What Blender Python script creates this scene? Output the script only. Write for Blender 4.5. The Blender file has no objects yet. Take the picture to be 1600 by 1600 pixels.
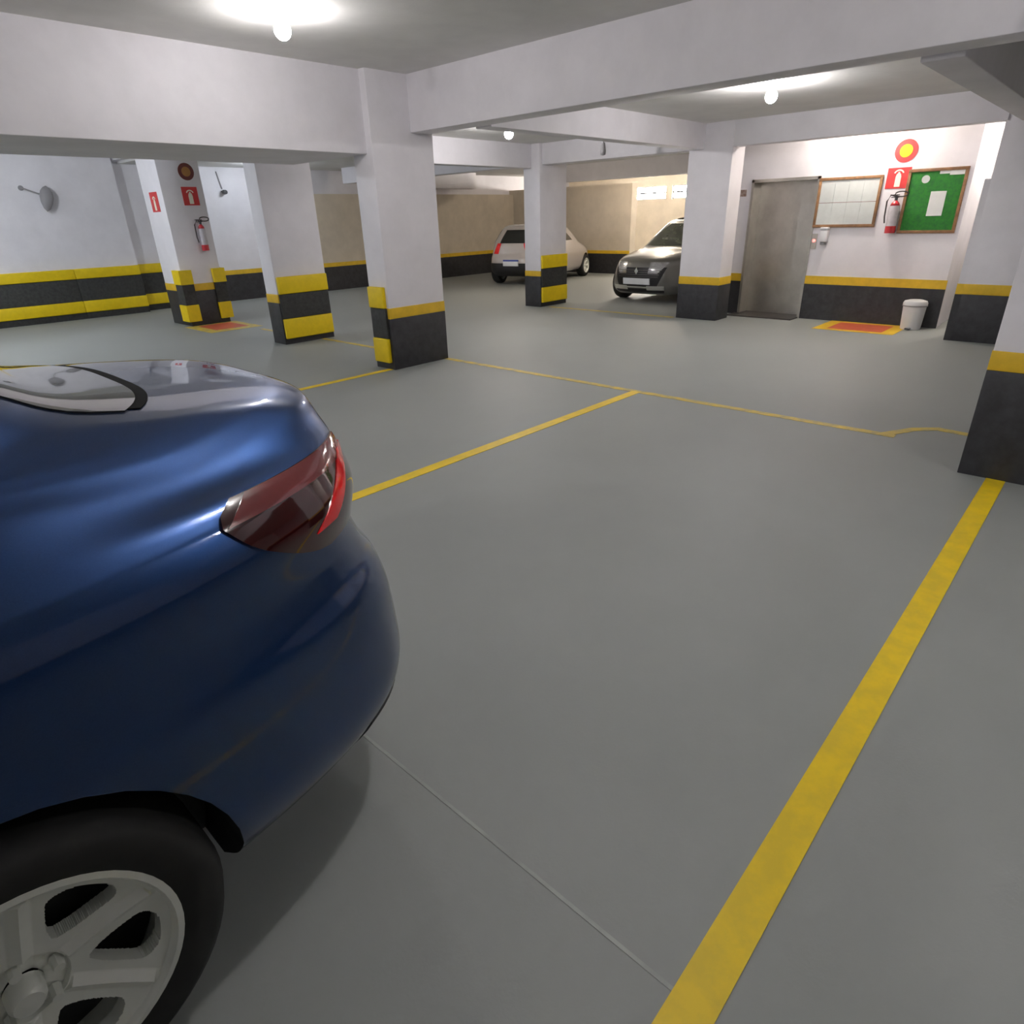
import bpy, bmesh, math, random
from mathutils import Matrix, Vector
random.seed(7)
scene = bpy.context.scene
COL = scene.collection

# ------------------------------------------------------------------ camera
cam_data = bpy.data.cameras.new('camera')
cam_data.sensor_width = 36.0
cam_data.lens = 986.23 / 1600.0 * 36.0
cam_data.clip_start = 0.02
cam = bpy.data.objects.new('camera', cam_data)
COL.objects.link(cam)
def camera_matrix(yaw, pitch, roll, loc):
    f = Vector((math.cos(pitch)*math.cos(yaw), math.cos(pitch)*math.sin(yaw), -math.sin(pitch)))
    r = Vector((math.sin(yaw), -math.cos(yaw), 0)); d = f.cross(r)
    c, s = math.cos(roll), math.sin(roll)
    r2 = c*r + s*d; d2 = -s*r + c*d
    m = Matrix.Identity(4)
    for i in range(3):
        m[i][0] = r2[i]; m[i][1] = -d2[i]; m[i][2] = -f[i]; m[i][3] = loc[i]
    return m
cam.matrix_world = camera_matrix(math.radians(43.26), math.radians(25.07), math.radians(1.756), (0, 0, 1.5))
scene.camera = cam

# ------------------------------------------------------------------ world and exposure
world = bpy.data.worlds.new('world'); scene.world = world
world.use_nodes = True
world.node_tree.nodes['Background'].inputs[0].default_value = (0.75, 0.85, 1.0, 1)
world.node_tree.nodes['Background'].inputs[1].default_value = 1.0
scene.view_settings.view_transform = 'Standard'
scene.view_settings.look = 'None'
scene.view_settings.gamma = 1.0
scene.view_settings.use_curve_mapping = False
scene.view_settings.exposure = 1.1
LAMP = 430.0            # radiance of a ceiling bulb
WINDOW = 45.0          # radiance of the daylit panes
CEIL, CEIL2 = 2.78, 2.58

# ------------------------------------------------------------------ materials
MATS = {}
def mat(name, color, rough=0.5, metal=0.0, coat=0.0, coat_rough=0.03, coat_ior=1.5, emit=None, strength=0.0,
        var=0.0, scale=8.0, bump=0.0, bump_scale=60.0, color2=None, spec=0.5, lo=0.35, hi=0.65, rvar=0.0):
    if name in MATS: return MATS[name]
    m = bpy.data.materials.new(name); m.use_nodes = True
    nt = m.node_tree; b = nt.nodes['Principled BSDF']
    b.inputs['Base Color'].default_value = (*color, 1)
    b.inputs['Roughness'].default_value = rough
    b.inputs['Metallic'].default_value = metal
    b.inputs['Specular IOR Level'].default_value = spec
    b.inputs['Coat Weight'].default_value = coat
    b.inputs['Coat Roughness'].default_value = coat_rough
    b.inputs['Coat IOR'].default_value = coat_ior
    if emit:
        b.inputs['Emission Color'].default_value = (*emit, 1)
        b.inputs['Emission Strength'].default_value = strength
    tc = nt.nodes.new('ShaderNodeTexCoord')
    if var or color2:
        n = nt.nodes.new('ShaderNodeTexNoise'); n.inputs['Scale'].default_value = scale
        n.inputs['Detail'].default_value = 6; n.inputs['Roughness'].default_value = 0.62
        nt.links.new(tc.outputs['Object'], n.inputs['Vector'])
        r = nt.nodes.new('ShaderNodeValToRGB')
        c2 = color2 or tuple(max(0, c*(1-var)) for c in color)
        c1 = color if color2 else tuple(min(1, c*(1+var*0.6)) for c in color)
        r.color_ramp.elements[0].position = lo; r.color_ramp.elements[0].color = (*c2, 1)
        r.color_ramp.elements[1].position = hi; r.color_ramp.elements[1].color = (*c1, 1)
        nt.links.new(n.outputs['Fac'], r.inputs['Fac']); nt.links.new(r.outputs['Color'], b.inputs['Base Color'])
        if rvar:
            mr = nt.nodes.new('ShaderNodeMapRange')
            mr.inputs['To Min'].default_value = rough-rvar; mr.inputs['To Max'].default_value = rough+rvar
            nt.links.new(n.outputs['Fac'], mr.inputs['Value']); nt.links.new(mr.outputs['Result'], b.inputs['Roughness'])
    if bump:
        n2 = nt.nodes.new('ShaderNodeTexNoise'); n2.inputs['Scale'].default_value = bump_scale; n2.inputs['Detail'].default_value = 4
        nt.links.new(tc.outputs['Object'], n2.inputs['Vector'])
        bp = nt.nodes.new('ShaderNodeBump'); bp.inputs['Strength'].default_value = bump; bp.inputs['Distance'].default_value = 0.01
        nt.links.new(n2.outputs['Fac'], bp.inputs['Height']); nt.links.new(bp.outputs['Normal'], b.inputs['Normal'])
    MATS[name] = m
    return m
M_WALL  = mat('white wall paint', (0.785, 0.765, 0.80), 0.62, var=0.05, scale=2.5, bump=0.08)
M_CEIL  = mat('ceiling paint', (0.76, 0.75, 0.73), 0.8, var=0.06, scale=2.0, bump=0.08)
M_BEIGE = mat('beige wall paint', (0.60, 0.53, 0.43), 0.7, var=0.08, scale=3, bump=0.1)
M_FLOOR = mat('grey floor paint', (0.298, 0.316, 0.302), 0.55, color2=(0.272, 0.290, 0.277), scale=1.1, bump=0.05, bump_scale=90, rvar=0.10)
M_YEL   = mat('yellow band paint', (0.72, 0.46, 0.02), 0.5, var=0.10, scale=9)
M_LINE  = mat('yellow line paint', (0.90, 0.63, 0.008), 0.5, color2=(0.78, 0.56, 0.02), scale=9, lo=0.38, hi=0.60)
M_WORN  = mat('worn yellow line paint', (0.70, 0.51, 0.04), 0.5, color2=(0.38, 0.33, 0.14), scale=9, lo=0.34, hi=0.62)
M_BLACK = mat('black dado paint', (0.030, 0.030, 0.034), 0.5, var=0.35, scale=12, bump=0.1)
M_FOAMY = mat('yellow foam', (0.80, 0.58, 0.0), 0.55, var=0.06, scale=14, bump=0.1)
M_FOAMB = mat('black foam', (0.035, 0.036, 0.034), 0.75, var=0.35, scale=20, bump=0.15)
M_REDP  = mat('red floor paint', (0.55, 0.10, 0.05), 0.5, var=0.12, scale=10)
M_JOINT = mat('joint sealant', (0.345, 0.362, 0.345), 0.5, var=0.2, scale=6)
M_STEEL = mat('brushed lift steel', (0.56, 0.53, 0.48), 0.34, metal=0.9, var=0.10, scale=5)
M_STEELD= mat('dark steel', (0.10, 0.09, 0.085), 0.4, metal=0.8)
M_WOOD  = mat('brown wood frame', (0.26, 0.13, 0.055), 0.5, var=0.3, scale=14)
M_PAPER = mat('white paper', (0.72, 0.73, 0.72), 0.7, var=0.04, scale=10)
M_SHEET = mat('grey notice sheet', (0.55, 0.58, 0.57), 0.6, var=0.05, scale=10)
M_FELT  = mat('green felt', (0.03, 0.22, 0.025), 0.9, color2=(0.02, 0.14, 0.03), scale=25, bump=0.2)
M_SIGNR = mat('red sign', (0.62, 0.035, 0.035), 0.45, var=0.05)
M_SIGNW = mat('pale sign print', (0.85, 0.82, 0.68), 0.5, var=0.03)
M_SIGNY = mat('yellow sign', (0.80, 0.62, 0.0), 0.45, var=0.05)
M_SIGNO = mat('dim orange sign', (0.42, 0.20, 0.05), 0.5, var=0.1)
M_SIGND = mat('dark red sign rim', (0.16, 0.035, 0.03), 0.5, var=0.1)
M_EXT   = mat('red extinguisher paint', (0.55, 0.02, 0.03), 0.3, coat=0.5, var=0.05)
M_LABEL = mat('grey label', (0.50, 0.47, 0.50), 0.5, var=0.1, scale=20)
M_HOSE  = mat('black hose', (0.04, 0.03, 0.03), 0.6, var=0.1)
M_WHPL  = mat('white plastic', (0.75, 0.75, 0.77), 0.35, var=0.03)
M_GREYP = mat('grey plastic', (0.30, 0.29, 0.30), 0.5, var=0.05)
M_DARKP = mat('dark plastic', (0.05, 0.05, 0.055), 0.5, var=0.1)
M_BROWN = mat('brown plate', (0.22, 0.13, 0.10), 0.5, color2=(0.45, 0.36, 0.32), scale=45)
M_REDLED= mat('red call light', (0.8, 0.1, 0.1), 0.4, emit=(1, 0.12, 0.10), strength=2.5)
M_BULB  = mat('lit bulb', (1, 1, 1), 0.4, emit=(1.0, 0.96, 0.955), strength=LAMP*0.25)
M_FILLN = mat('added near fill bulb', (1, 1, 1), 0.4, emit=(1.0, 0.96, 0.955), strength=LAMP*0.34)
M_BULBS = mat('lit small bulb', (1, 1, 1), 0.4, emit=(1.0, 0.96, 0.955), strength=LAMP*0.36)
M_BULBM = mat('lit middling bulb', (1, 1, 1), 0.4, emit=(1.0, 0.96, 0.955), strength=LAMP*0.5)
M_FILLD = mat('added strong fill bulb', (1, 1, 1), 0.4, emit=(1.0, 0.96, 0.955), strength=LAMP*1.1)
M_BULBW = mat('lit warm bulb', (1, 1, 1), 0.4, emit=(1.0, 0.91, 0.80), strength=LAMP*0.44)
M_FILLH = mat('added warm fill bulb', (1, 1, 1), 0.4, emit=(1.0, 0.86, 0.70), strength=LAMP*0.5)
M_BULBF = mat('lit faint cool bulb', (1, 1, 1), 0.4, emit=(0.84, 0.91, 1.0), strength=LAMP*0.30)
M_FILLA = mat('unseen amber fill bulb', (1, 1, 1), 0.4, emit=(1.0, 0.84, 0.66), strength=LAMP*1.0)
M_FILLC = mat('lit cool bulb', (1, 1, 1), 0.4, emit=(0.88, 0.93, 1.0), strength=LAMP*1.3)  # glow of the two added cool fill bulbs
M_PANE  = mat('daylit frosted pane', (0.9, 0.9, 0.9), 0.4, emit=(1.0, 0.93, 0.86), strength=WINDOW)
# car materials
M_BLUE  = mat('dark blue metallic paint', (0.021, 0.058, 0.175), 0.36, metal=1.0, coat=1.0, coat_rough=0.02, coat_ior=1.5, var=0.08, scale=400)
M_GREYC = mat('grey metallic paint', (0.20, 0.20, 0.185), 0.35, metal=0.6, coat=1.0, var=0.05, scale=300)
M_WHITC = mat('white car paint', (0.46, 0.42, 0.40), 0.3, coat=1.0, var=0.02)
M_GLASS = mat('dark car glass', (0.012, 0.014, 0.014), 0.03, coat=1.0, var=0.1)
M_GLASSG= mat('greenish windscreen', (0.035, 0.045, 0.035), 0.04, coat=1.0, color2=(0.13, 0.15, 0.10), scale=7)
M_TYRE  = mat('black tyre rubber', (0.012, 0.012, 0.012), 0.7, var=0.2, scale=20)
M_ALLOY = mat('silver alloy', (0.84, 0.86, 0.81), 0.36, metal=0.25, var=0.06, scale=6)
M_TRIM  = mat('black car trim', (0.010, 0.010, 0.011), 0.5, var=0.1)
M_LENS  = mat('dark red lens', (0.035, 0.002, 0.003), 0.08, coat=1.0, var=0.1)
M_LENSB = mat('bright red reflector', (0.80, 0.008, 0.012), 0.12, coat=1.0, var=0.1)
M_LENSP = mat('red lens with painted sheen', (0.16, 0.025, 0.028), 0.08, coat=1.0, var=0.1)  # paler red carries the ceiling reflection in its colour
M_SEAL  = mat('window seal rubber', (0.006, 0.006, 0.006), 0.9, spec=0.1, var=0.1)
M_CHROME= mat('chrome', (0.75, 0.75, 0.74), 0.12, metal=1.0)
M_HLAMP = mat('clear headlamp', (0.62, 0.63, 0.64), 0.12, metal=0.6, coat=1.0, var=0.2, scale=20)
M_PLATE = mat('white number plate', (0.70, 0.72, 0.74), 0.4, var=0.03)
M_PLATEB= mat('blue plate strip', (0.02, 0.05, 0.30), 0.4, var=0.03)

# ------------------------------------------------------------------ helpers
def new_obj(name, verts, faces, material, parent=None, smooth=False, kind=None, label=None, cat=None, group=None, loc=None):
    me = bpy.data.meshes.new(name); me.from_pydata(verts, [], faces)
    bm = bmesh.new(); bm.from_mesh(me)
    bmesh.ops.recalc_face_normals(bm, faces=bm.faces)
    bm.to_mesh(me); bm.free()
    return link(name, me, material, parent, smooth, kind, label, cat, group, loc)
def link(name, me, material, parent=None, smooth=False, kind=None, label=None, cat=None, group=None, loc=None):
    if isinstance(material, (list, tuple)):
        for m in material: me.materials.append(m)
    elif material: me.materials.append(material)
    if smooth:
        me.polygons.foreach_set('use_smooth', [True]*len(me.polygons))
        if smooth == 'auto': me.set_sharp_from_angle(angle=math.radians(38))
    o = bpy.data.objects.new(name, me); COL.objects.link(o)
    if parent: o.parent = parent
    if loc: o.location = loc
    tag(o, label, cat, group, kind)
    return o
def tag(o, label=None, cat=None, group=None, kind=None):
    if label: o['label'] = label
    if cat: o['category'] = cat
    if group: o['group'] = group
    if kind: o['kind'] = kind
def empty(name, loc, label=None, cat=None, group=None, rz=0.0, kind=None):
    o = bpy.data.objects.new(name, None); COL.objects.link(o)
    o.location = loc; o.rotation_euler = (0, 0, rz); o.empty_display_size = 0.1
    tag(o, label, cat, group, kind)
    return o
def box_vf(x0, x1, y0, y1, z0, z1):
    v = [(x0,y0,z0),(x1,y0,z0),(x1,y1,z0),(x0,y1,z0),(x0,y0,z1),(x1,y0,z1),(x1,y1,z1),(x0,y1,z1)]
    f = [(0,3,2,1),(4,5,6,7),(0,1,5,4),(1,2,6,5),(2,3,7,6),(3,0,4,7)]
    return v, f
def box(name, x0, x1, y0, y1, z0, z1, material, parent=None, bevel=0.0, **kw):
    me = bpy.data.meshes.new(name); bm = bmesh.new()
    v, f = box_vf(x0,x1,y0,y1,z0,z1); bv = [bm.verts.new(p) for p in v]
    for q in f: bm.faces.new([bv[i] for i in q])
    if bevel: bmesh.ops.bevel(bm, geom=bm.edges[:], offset=bevel, segments=3, profile=0.5, affect='EDGES')
    bm.to_mesh(me); bm.free()
    return link(name, me, material, parent, smooth='auto' if bevel else False, **kw)
def boxes(name, rects, material, parent=None, **kw):
    V, F = [], []
    for r in rects:
        v, f = box_vf(*r); n = len(V); V += v; F += [tuple(i+n for i in q) for q in f]
    return new_obj(name, V, F, material, parent, **kw)
def lathe_vf(profile, n=40, axis='z'):
    V, F = [], []
    for (r, h) in profile:
        for k in range(n):
            a = 2*math.pi*k/n; c, s = r*math.cos(a), r*math.sin(a)
            V.append({'z':(c,s,h),'y':(c,h,s),'x':(h,c,s)}[axis])
    m = len(profile)
    for i in range(m-1):
        for k in range(n):
            F.append((i*n+k, i*n+(k+1)%n, (i+1)*n+(k+1)%n, (i+1)*n+k))
    if profile[0][0] > 1e-6: F.append(tuple(range(n)))
    if profile[-1][0] > 1e-6: F.append(tuple((m-1)*n+k for k in range(n)))
    return V, F
def lathe(name, profile, material, parent=None, n=40, axis='z', loc=None, smooth='auto', **kw):
    V, F = lathe_vf(profile, n, axis)
    o = new_obj(name, V, F, material, parent, smooth=smooth, loc=loc, **kw)
    return o
def ring_lathe(name, profile, material, parent=None, n=40, axis='y', loc=None, **kw):
    V, F = lathe_vf(profile + [profile[0]], n, axis)
    F = [f for f in F if len(f) == 4]
    me_v = V
    o = new_obj(name, me_v, F, material, parent, smooth='auto', loc=loc, **kw)
    return o
def tube(name, pts, r, material, parent=None, n=10, closed=False, **kw):
    P = [Vector(p) for p in pts]; V, F = [], []
    m = len(P)
    for i, p in enumerate(P):
        a = P[(i-1) % m] if (closed or i > 0) else p; b = P[(i+1) % m] if (closed or i < m-1) else p
        t = (b-a).normalized(); up = Vector((0,0,1)) if abs(t.z) < 0.9 else Vector((1,0,0))
        s = t.cross(up).normalized(); q = s.cross(t)
        for k in range(n):
            an = 2*math.pi*k/n; V.append(tuple(p + r*(math.cos(an)*s + math.sin(an)*q)))
    for i in range(m if closed else m-1):
        j = (i+1) % m
        for k in range(n): F.append((i*n+k, i*n+(k+1)%n, j*n+(k+1)%n, j*n+k))
    if not closed: F.append(tuple(range(n))); F.append(tuple((m-1)*n+k for k in range(n)))
    return new_obj(name, V, F, material, parent, smooth='auto', **kw)
def extrude_poly(name, poly, axis, a, b, material, parent=None, smooth=False, **kw):
    """poly: 2-D outline; axis: the extrusion axis ('x','y' or 'z') from a to b"""
    def P(p, t): return {'x':(t,p[0],p[1]), 'y':(p[0],t,p[1]), 'z':(p[0],p[1],t)}[axis]
    n = len(poly); V = [P(p, a) for p in poly] + [P(p, b) for p in poly]
    F = [tuple(range(n)), tuple(range(2*n-1, n-1, -1))] + [(i, (i+1)%n, n+(i+1)%n, n+i) for i in range(n)]
    return new_obj(name, V, F, material, parent, smooth=smooth, **kw)

# ------------------------------------------------------------------ structure: floor, ceilings, walls
YN = 14.30                                   # long wall across the garage
floor = box('floor', -6, 18.6, -6, YN, -0.2, 0.0, M_FLOOR, kind='structure',
            label='grey painted concrete garage floor with yellow bay lines', cat='floor')
def flat(name, poly, z0, z1, material, parent, **kw):
    return extrude_poly(name, poly, 'z', z0, z1, material, parent, **kw)
def rect(x0, x1, y0, y1): return [(x0,y0),(x1,y0),(x1,y1),(x0,y1)]
flat('bay_line', rect(-2.5, 4.49, 0.215, 0.31), -0.01, 0.0025, M_LINE, floor, label='broad yellow bay line running to the near pillar')
flat('bay_line', rect(-2.5, 5.0, 3.035, 3.125), -0.01, 0.0025, M_LINE, floor, label='yellow bay line behind the blue car')
flat('bay_line', rect(-2.5, 4.27, 5.735, 5.815), -0.01, 0.0025, M_LINE, floor, label='yellow bay line ending at the wide pillar')
flat('aisle_line', rect(4.97, 5.045, 0.93, 5.75), -0.01, 0.0022, M_WORN, floor, label='thin worn yellow aisle line')
flat('aisle_line', rect(4.90, 4.97, 6.05, 8.24), -0.01, 0.0022, M_WORN, floor)
flat('aisle_line', rect(4.84, 4.91, 8.55, 9.9), -0.01, 0.0022, M_WORN, floor)
flat('aisle_line', [(5.00,0.97),(5.24,0.84),(5.33,0.73),(5.30,0.40),(5.37,0.40),(5.41,0.74),(5.29,0.89),(5.04,1.03)], -0.01, 0.0024, M_WORN, floor,
     label='short crooked end of the aisle line')
flat('far_bay_line', rect(9.2, 9.28, 5.1, 7.6), -0.01, 0.0022, M_WORN, floor)
flat('expansion_joint', rect(0.778, 0.788, -6, YN), -0.01, 0.0012, M_JOINT, floor, label='pale straight joint in the floor')
# painted fire markings on the floor
fm = flat('fire_marking', rect(9.30, 10.12, 2.02, 3.02), -0.01, 0.0026, M_YEL, floor, label='red floor square with yellow border below the extinguisher')
flat('red_field', rect(9.42, 10.0, 2.18, 2.86), 0.0, 0.0034, M_REDP, fm)
fm = flat('fire_marking', rect(4.20, 5.05, 10.2, 11.19), -0.01, 0.0026, M_WORN, floor, label='worn red floor square in front of the pillar with a sign')
flat('red_field', rect(4.38, 4.92, 10.42, 11.1), 0.0, 0.0034, M_REDP, fm)

box('ceiling', -6, 4.87, -6, YN, CEIL, CEIL+0.25, M_CEIL, kind='structure', label='grey white slab ceiling over the parking bays', cat='ceiling')
box('ceiling', 4.87, 18.6, -6, YN, CEIL2, CEIL+0.25, M_CEIL, kind='structure', label='lower slab ceiling over the aisle and lift', cat='ceiling')

wn = box('wall_far_side', -6, 18.6, YN, YN+0.25, 0, CEIL+0.1, M_WALL, kind='structure', label='long white wall across the garage with black dado', cat='wall')
box('yellow_stripe', 5.6, 15.5, YN-0.012, YN+0.01, 0.53, 0.62, M_YEL, wn)
box('black_dado', 5.6, 15.5, YN-0.011, YN+0.01, 0.0, 0.53, M_BLACK, wn)
box('beige_wainscot', 8.3, 15.5, YN-0.16, YN+0.01, 0.62, 2.09, M_BEIGE, wn, label='beige lower wall with a ledge on top')
box('yellow_stripe', 8.3, 15.5, YN-0.172, YN-0.01, 0.53, 0.62, M_YEL, wn)
box('black_dado', 8.3, 15.5, YN-0.171, YN-0.01, 0.0, 0.53, M_BLACK, wn)
# protruding part of that wall with three foam strips
wp = box('wall_padded', -6, 4.70, YN-0.22, YN+0.01, 0, CEIL+0.02, M_WALL, kind='structure', label='white wall section with yellow and black foam strips', cat='wall')
def foam_run(x0, x1, y):
    b = box('foam_strip', x0, x1, y-0.035, y+0.01, 0.0, 0.69, M_FOAMB, wp, bevel=0.004)
    box('foam_strip', x0, x1, y-0.055, y+0.01, 0.69, 0.86, M_FOAMY, wp, bevel=0.012)
    box('foam_strip', x0, x1, y-0.060, y+0.01, 0.11, 0.31, M_FOAMY, wp, bevel=0.012)
for a in (-5.9, -4.0, -2.1, -0.2, 1.7, 3.6):
    foam_run(a+0.002, min(a+1.898, 4.70), YN-0.22)
box('foam_strip', 4.705, 5.6, YN-0.035, YN+0.01, 0.0, 0.69, M_FOAMB, wn, bevel=0.004)
box('foam_strip', 4.705, 5.6, YN-0.055, YN+0.01, 0.69, 0.86, M_FOAMY, wn, bevel=0.012)
box('foam_strip', 4.705, 5.6, YN-0.060, YN+0.01, 0.11, 0.31, M_FOAMY, wn, bevel=0.012)

ww = box('wall_behind', -6.25, -6, -6.25, YN+0.25, 0, CEIL+0.1, M_WALL, kind='structure', label='white wall at the closed end of the bays', cat='wall')
box('yellow_stripe', -6.01, -5.988, -6, YN, 0.53, 0.62, M_YEL, ww); box('black_dado', -6.01, -5.989, -6, YN, 0, 0.53, M_BLACK, ww)
ws = box('wall_near_side', -6, 18.6, -6.25, -6, 0, CEIL+0.1, M_WALL, kind='structure', label='white long wall beside the last bay', cat='wall')
box('yellow_stripe', -6, 18.6, -6.01, -5.988, 0.53, 0.62, M_YEL, ws); box('black_dado', -6, 18.6, -6.01, -5.989, 0, 0.53, M_BLACK, ws)

# partial-height wall and the daylit wall beyond
wb = box('wall_partial', 15.5, 15.75, 10.0, YN, 0, 2.2, M_BEIGE, kind='structure', label='beige wall stopping short of the ceiling beyond the white car', cat='wall')
box('yellow_stripe', 15.488, 15.51, 10.0, YN, 0.51, 0.59, M_YEL, wb); box('black_dado', 15.489, 15.51, 10.0, YN, 0, 0.51, M_BLACK, wb)
# far wall with two slot windows (built round the openings)
FX = 18.4
WIN = [(10.70, 12.3), (8.9, 10.50)]; WZ0, WZ1 = 1.84, 2.20
segs = [(-6, 8.9), (10.50, 10.70), (12.3, YN)]
boxes('wall_daylight', [(FX, FX+0.2, -6, YN, 0, WZ0), (FX, FX+0.2, -6, YN, WZ1, CEIL+0.1)] + [(FX, FX+0.2, a, b, WZ0, WZ1) for a, b in segs],
      M_BEIGE, kind='structure', label='beige end wall with slot windows under the ceiling', cat='wall')
for i, (a, b) in enumerate(WIN):
    w = boxes('window_%d' % (i+1), [(FX+0.04, FX+0.10, a, b, WZ0, WZ0+0.03), (FX+0.04, FX+0.10, a, b, WZ1-0.03, WZ1), (FX+0.04, FX+0.10, a, a+0.03, WZ0, WZ1),
              (FX+0.04, FX+0.10, b-0.03, b, WZ0, WZ1)], M_GREYP, kind='structure',
              label=('bright slot window next to the partial wall', 'bright slot window cut off by the pillar beside the lift')[i], cat='window')
    zm = (WZ0+WZ1)/2
    box('transom', FX+0.035, FX+0.105, a, b, zm-0.02, zm+0.02, M_DARKP, w)
    box('pane', FX+0.06, FX+0.075, a+0.02, b-0.02, WZ0+0.02, zm-0.018, M_PANE, w)
    box('pane', FX+0.06, FX+0.075, a+0.02, b-0.02, zm+0.018, WZ1-0.02, M_PANE, w)

# lift core
LX = 10.13; LY0, LY1 = 1.72, 5.15; DY0, DY1, DZ = 3.49, 4.46, 1.89
wl = boxes('wall_lift', [(LX, LX+0.32, LY0, DY0, 0, CEIL2+0.02), (LX, LX+0.32, DY1, LY1, 0, CEIL2+0.02), (LX, LX+0.32, DY0, DY1, DZ, CEIL2+0.02)],
           M_WALL, kind='structure', label='white wall around the lift door', cat='wall')
for a, b in ((LY0, DY0), (DY1, LY1)):
    box('yellow_stripe', LX-0.012, LX+0.01, a-(0.012 if a == LY0 else 0), b, 0.49, 0.60, M_YEL, wl)
    box('black_dado', LX-0.011, LX+0.01, a-(0.011 if a == LY0 else 0), b, 0.0, 0.49, M_BLACK, wl)
box('wall_lift_side', LX+0.32, FX, LY1-0.2, LY1, 0, CEIL2+0.02, M_WALL, kind='structure', label='white side wall of the lift core beside the grey car', cat='wall')
box('wall_lift_return', LX+0.32, 11.30, LY0+0.02, LY0+0.2, 0, CEIL2+0.02, M_WALL, kind='structure', label='white return wall beside the passage', cat='wall')
wc = box('wall_passage', 11.30, 11.5, -6, LY0+0.3, 0, CEIL2+0.02, M_WALL, kind='structure', label='bright white wall at the end of the passage', cat='wall')
box('yellow_stripe', 11.288, 11.31, -6, LY0, 0.55, 0.66, M_YEL, wc); box('black_dado', 11.289, 11.31, -6, LY0, 0, 0.55, M_BLACK, wc)
# lift door
d = boxes('door_1', [(LX-0.02, LX+0.30, DY0, DY0+0.035, 0, DZ), (LX-0.02, LX+0.30, DY1-0.035, DY1, 0, DZ), (LX-0.02, LX+0.30, DY0, DY1, DZ-0.04, DZ)], M_STEEL,
          kind='structure', label='stainless steel lift door in a recess', cat='door')
ym = DY0 + 0.035 + (DY1-DY0-0.07)*0.5
box('door_panel', LX+0.20, LX+0.235, DY0+0.035, ym+0.01, 0.02, DZ-0.04, M_STEEL, d)
box('door_panel', LX+0.235, LX+0.27, ym-0.01, DY1-0.035, 0.02, DZ-0.04, M_STEEL, d)
box('sill', LX-0.30, LX+0.28, DY0+0.02, DY1+0.04, 0.0, 0.018, M_STEELD, d, label='dark metal door sill')
box('call_panel', LX-0.012, LX+0.005, DY0-0.075, DY0-0.005, 0.96, 1.16, M_STEEL, d)
lathe('call_light', [(0.0,-0.012),(0.018,-0.010),(0.018,0.0)], M_REDLED, d, n=16, axis='x', loc=(LX-0.014, DY0-0.04, 1.07), label='lit red call light')

# ------------------------------------------------------------------ pillars and beams
def pillar(x0, x1, y0, y1, label, h, b0=0.54, b1=0.65):
    o = box('pillar', x0, x1, y0, y1, 0, h+0.02, M_WALL, kind='structure', label=label, cat='pillar', bevel=0.006)
    e = 0.004
    box('yellow_band', x0-e, x1+e, y0-e, y1+e, b0, b1, M_YEL, o, bevel=0.004)
    box('black_base', x0-e, x1+e, y0-e, y1+e, 0.0, b0, M_BLACK, o, bevel=0.004)
    return o
PC  = pillar(4.25, 5.03, 5.70, 6.02, 'white pillar with a thin yellow band carrying both large beams', CEIL)
P2  = pillar(4.36, 5.12, 8.24, 8.54, 'white pillar faced with bright yellow foam bars, second from the fire sign pillar', CEIL)
P1  = pillar(4.34, 4.98, 11.2, 11.95, 'white pillar with fire signs and foam corner guards', CEIL)
P4  = pillar(9.13, 9.86, 7.72, 8.08, 'white pillar with foam bars in front of the white car', CEIL2, 0.52, 0.61)
P5  = pillar(9.24, 9.62, 4.40, 5.05, 'white pillar with a thin yellow band hiding half of the grey car', CEIL2, 0.50, 0.61)
PR  = pillar(4.49, 5.15, -0.25, 0.455, 'white pillar with a tall black base where the broad line ends', CEIL, 0.63, 0.74)
PB  = pillar(9.28, 9.9, 0.60, 1.40, 'pale grey pillar beside the passage to the lift', CEIL2, 0.53, 0.645)
cs = box('casing', 9.28, 9.9, 1.395, 1.455, 0.0, 1.73, M_WALL, PB)
box('yellow_band', 9.275, 9.905, 1.39, 1.46, 0.53, 0.645, M_YEL, cs); box('black_base', 9.275, 9.905, 1.39, 1.46, 0.0, 0.53, M_BLACK, cs)
def face_guard(o, axis, a, b, plane):
    """three foam bars on a pillar face; axis is the face normal"""
    def B(z0, z1, t, m, bev):
        if axis == 'y': return box('foam_bar', a, b, plane-t, plane+0.002, z0, z1, m, o, bevel=bev)
        return box('foam_bar', plane-t, plane+0.002, a, b, z0, z1, m, o, bevel=bev)
    B(0.65, 0.865, 0.045, M_FOAMY, 0.012); B(0.335, 0.648, 0.030, M_FOAMB, 0.006); B(0.075, 0.333, 0.045, M_FOAMY, 0.012)
face_guard(P2, 'y', 4.37, 5.11, 8.236)
face_guard(PC, 'x', 5.73, 5.99, 4.246)
face_guard(P4, 'y', 9.14, 9.85, 7.716)
for (x0, x1, y0, y1) in ((4.285, 4.49, 11.145, 11.35), (4.83, 5.035, 11.145, 11.35)):   # corner guards
    left = x0 < 4.5
    for z0, z1, m in ((0.65, 0.865, M_FOAMY), (0.335, 0.648, M_FOAMB), (0.075, 0.333, M_FOAMY)):
        t = 0.05 if m is M_FOAMY else 0.035
        if left: poly = [(4.336-t,11.196-t),(x1,11.196-t),(x1,11.198),(4.338,11.198),(4.338,11.42),(4.336-t,11.42)]
        else:    poly = [(x0,11.196-t),(4.984+t,11.196-t),(4.984+t,11.42),(4.982,11.42),(4.982,11.198),(x0,11.198)]
        extrude_poly('foam_corner', poly, 'z', z0, z1, m, P1)
def beam(x0, x1, y0, y1, z0, z1, label):
    return box('beam', x0, x1, y0, y1, z0, z1+0.02, M_WALL, kind='structure', label=label, cat='beam', bevel=0.006)
beam(4.745, 5.0, -6, 5.72, 2.29, CEIL, 'long white beam running from the wide pillar over the aisle line')
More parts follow.
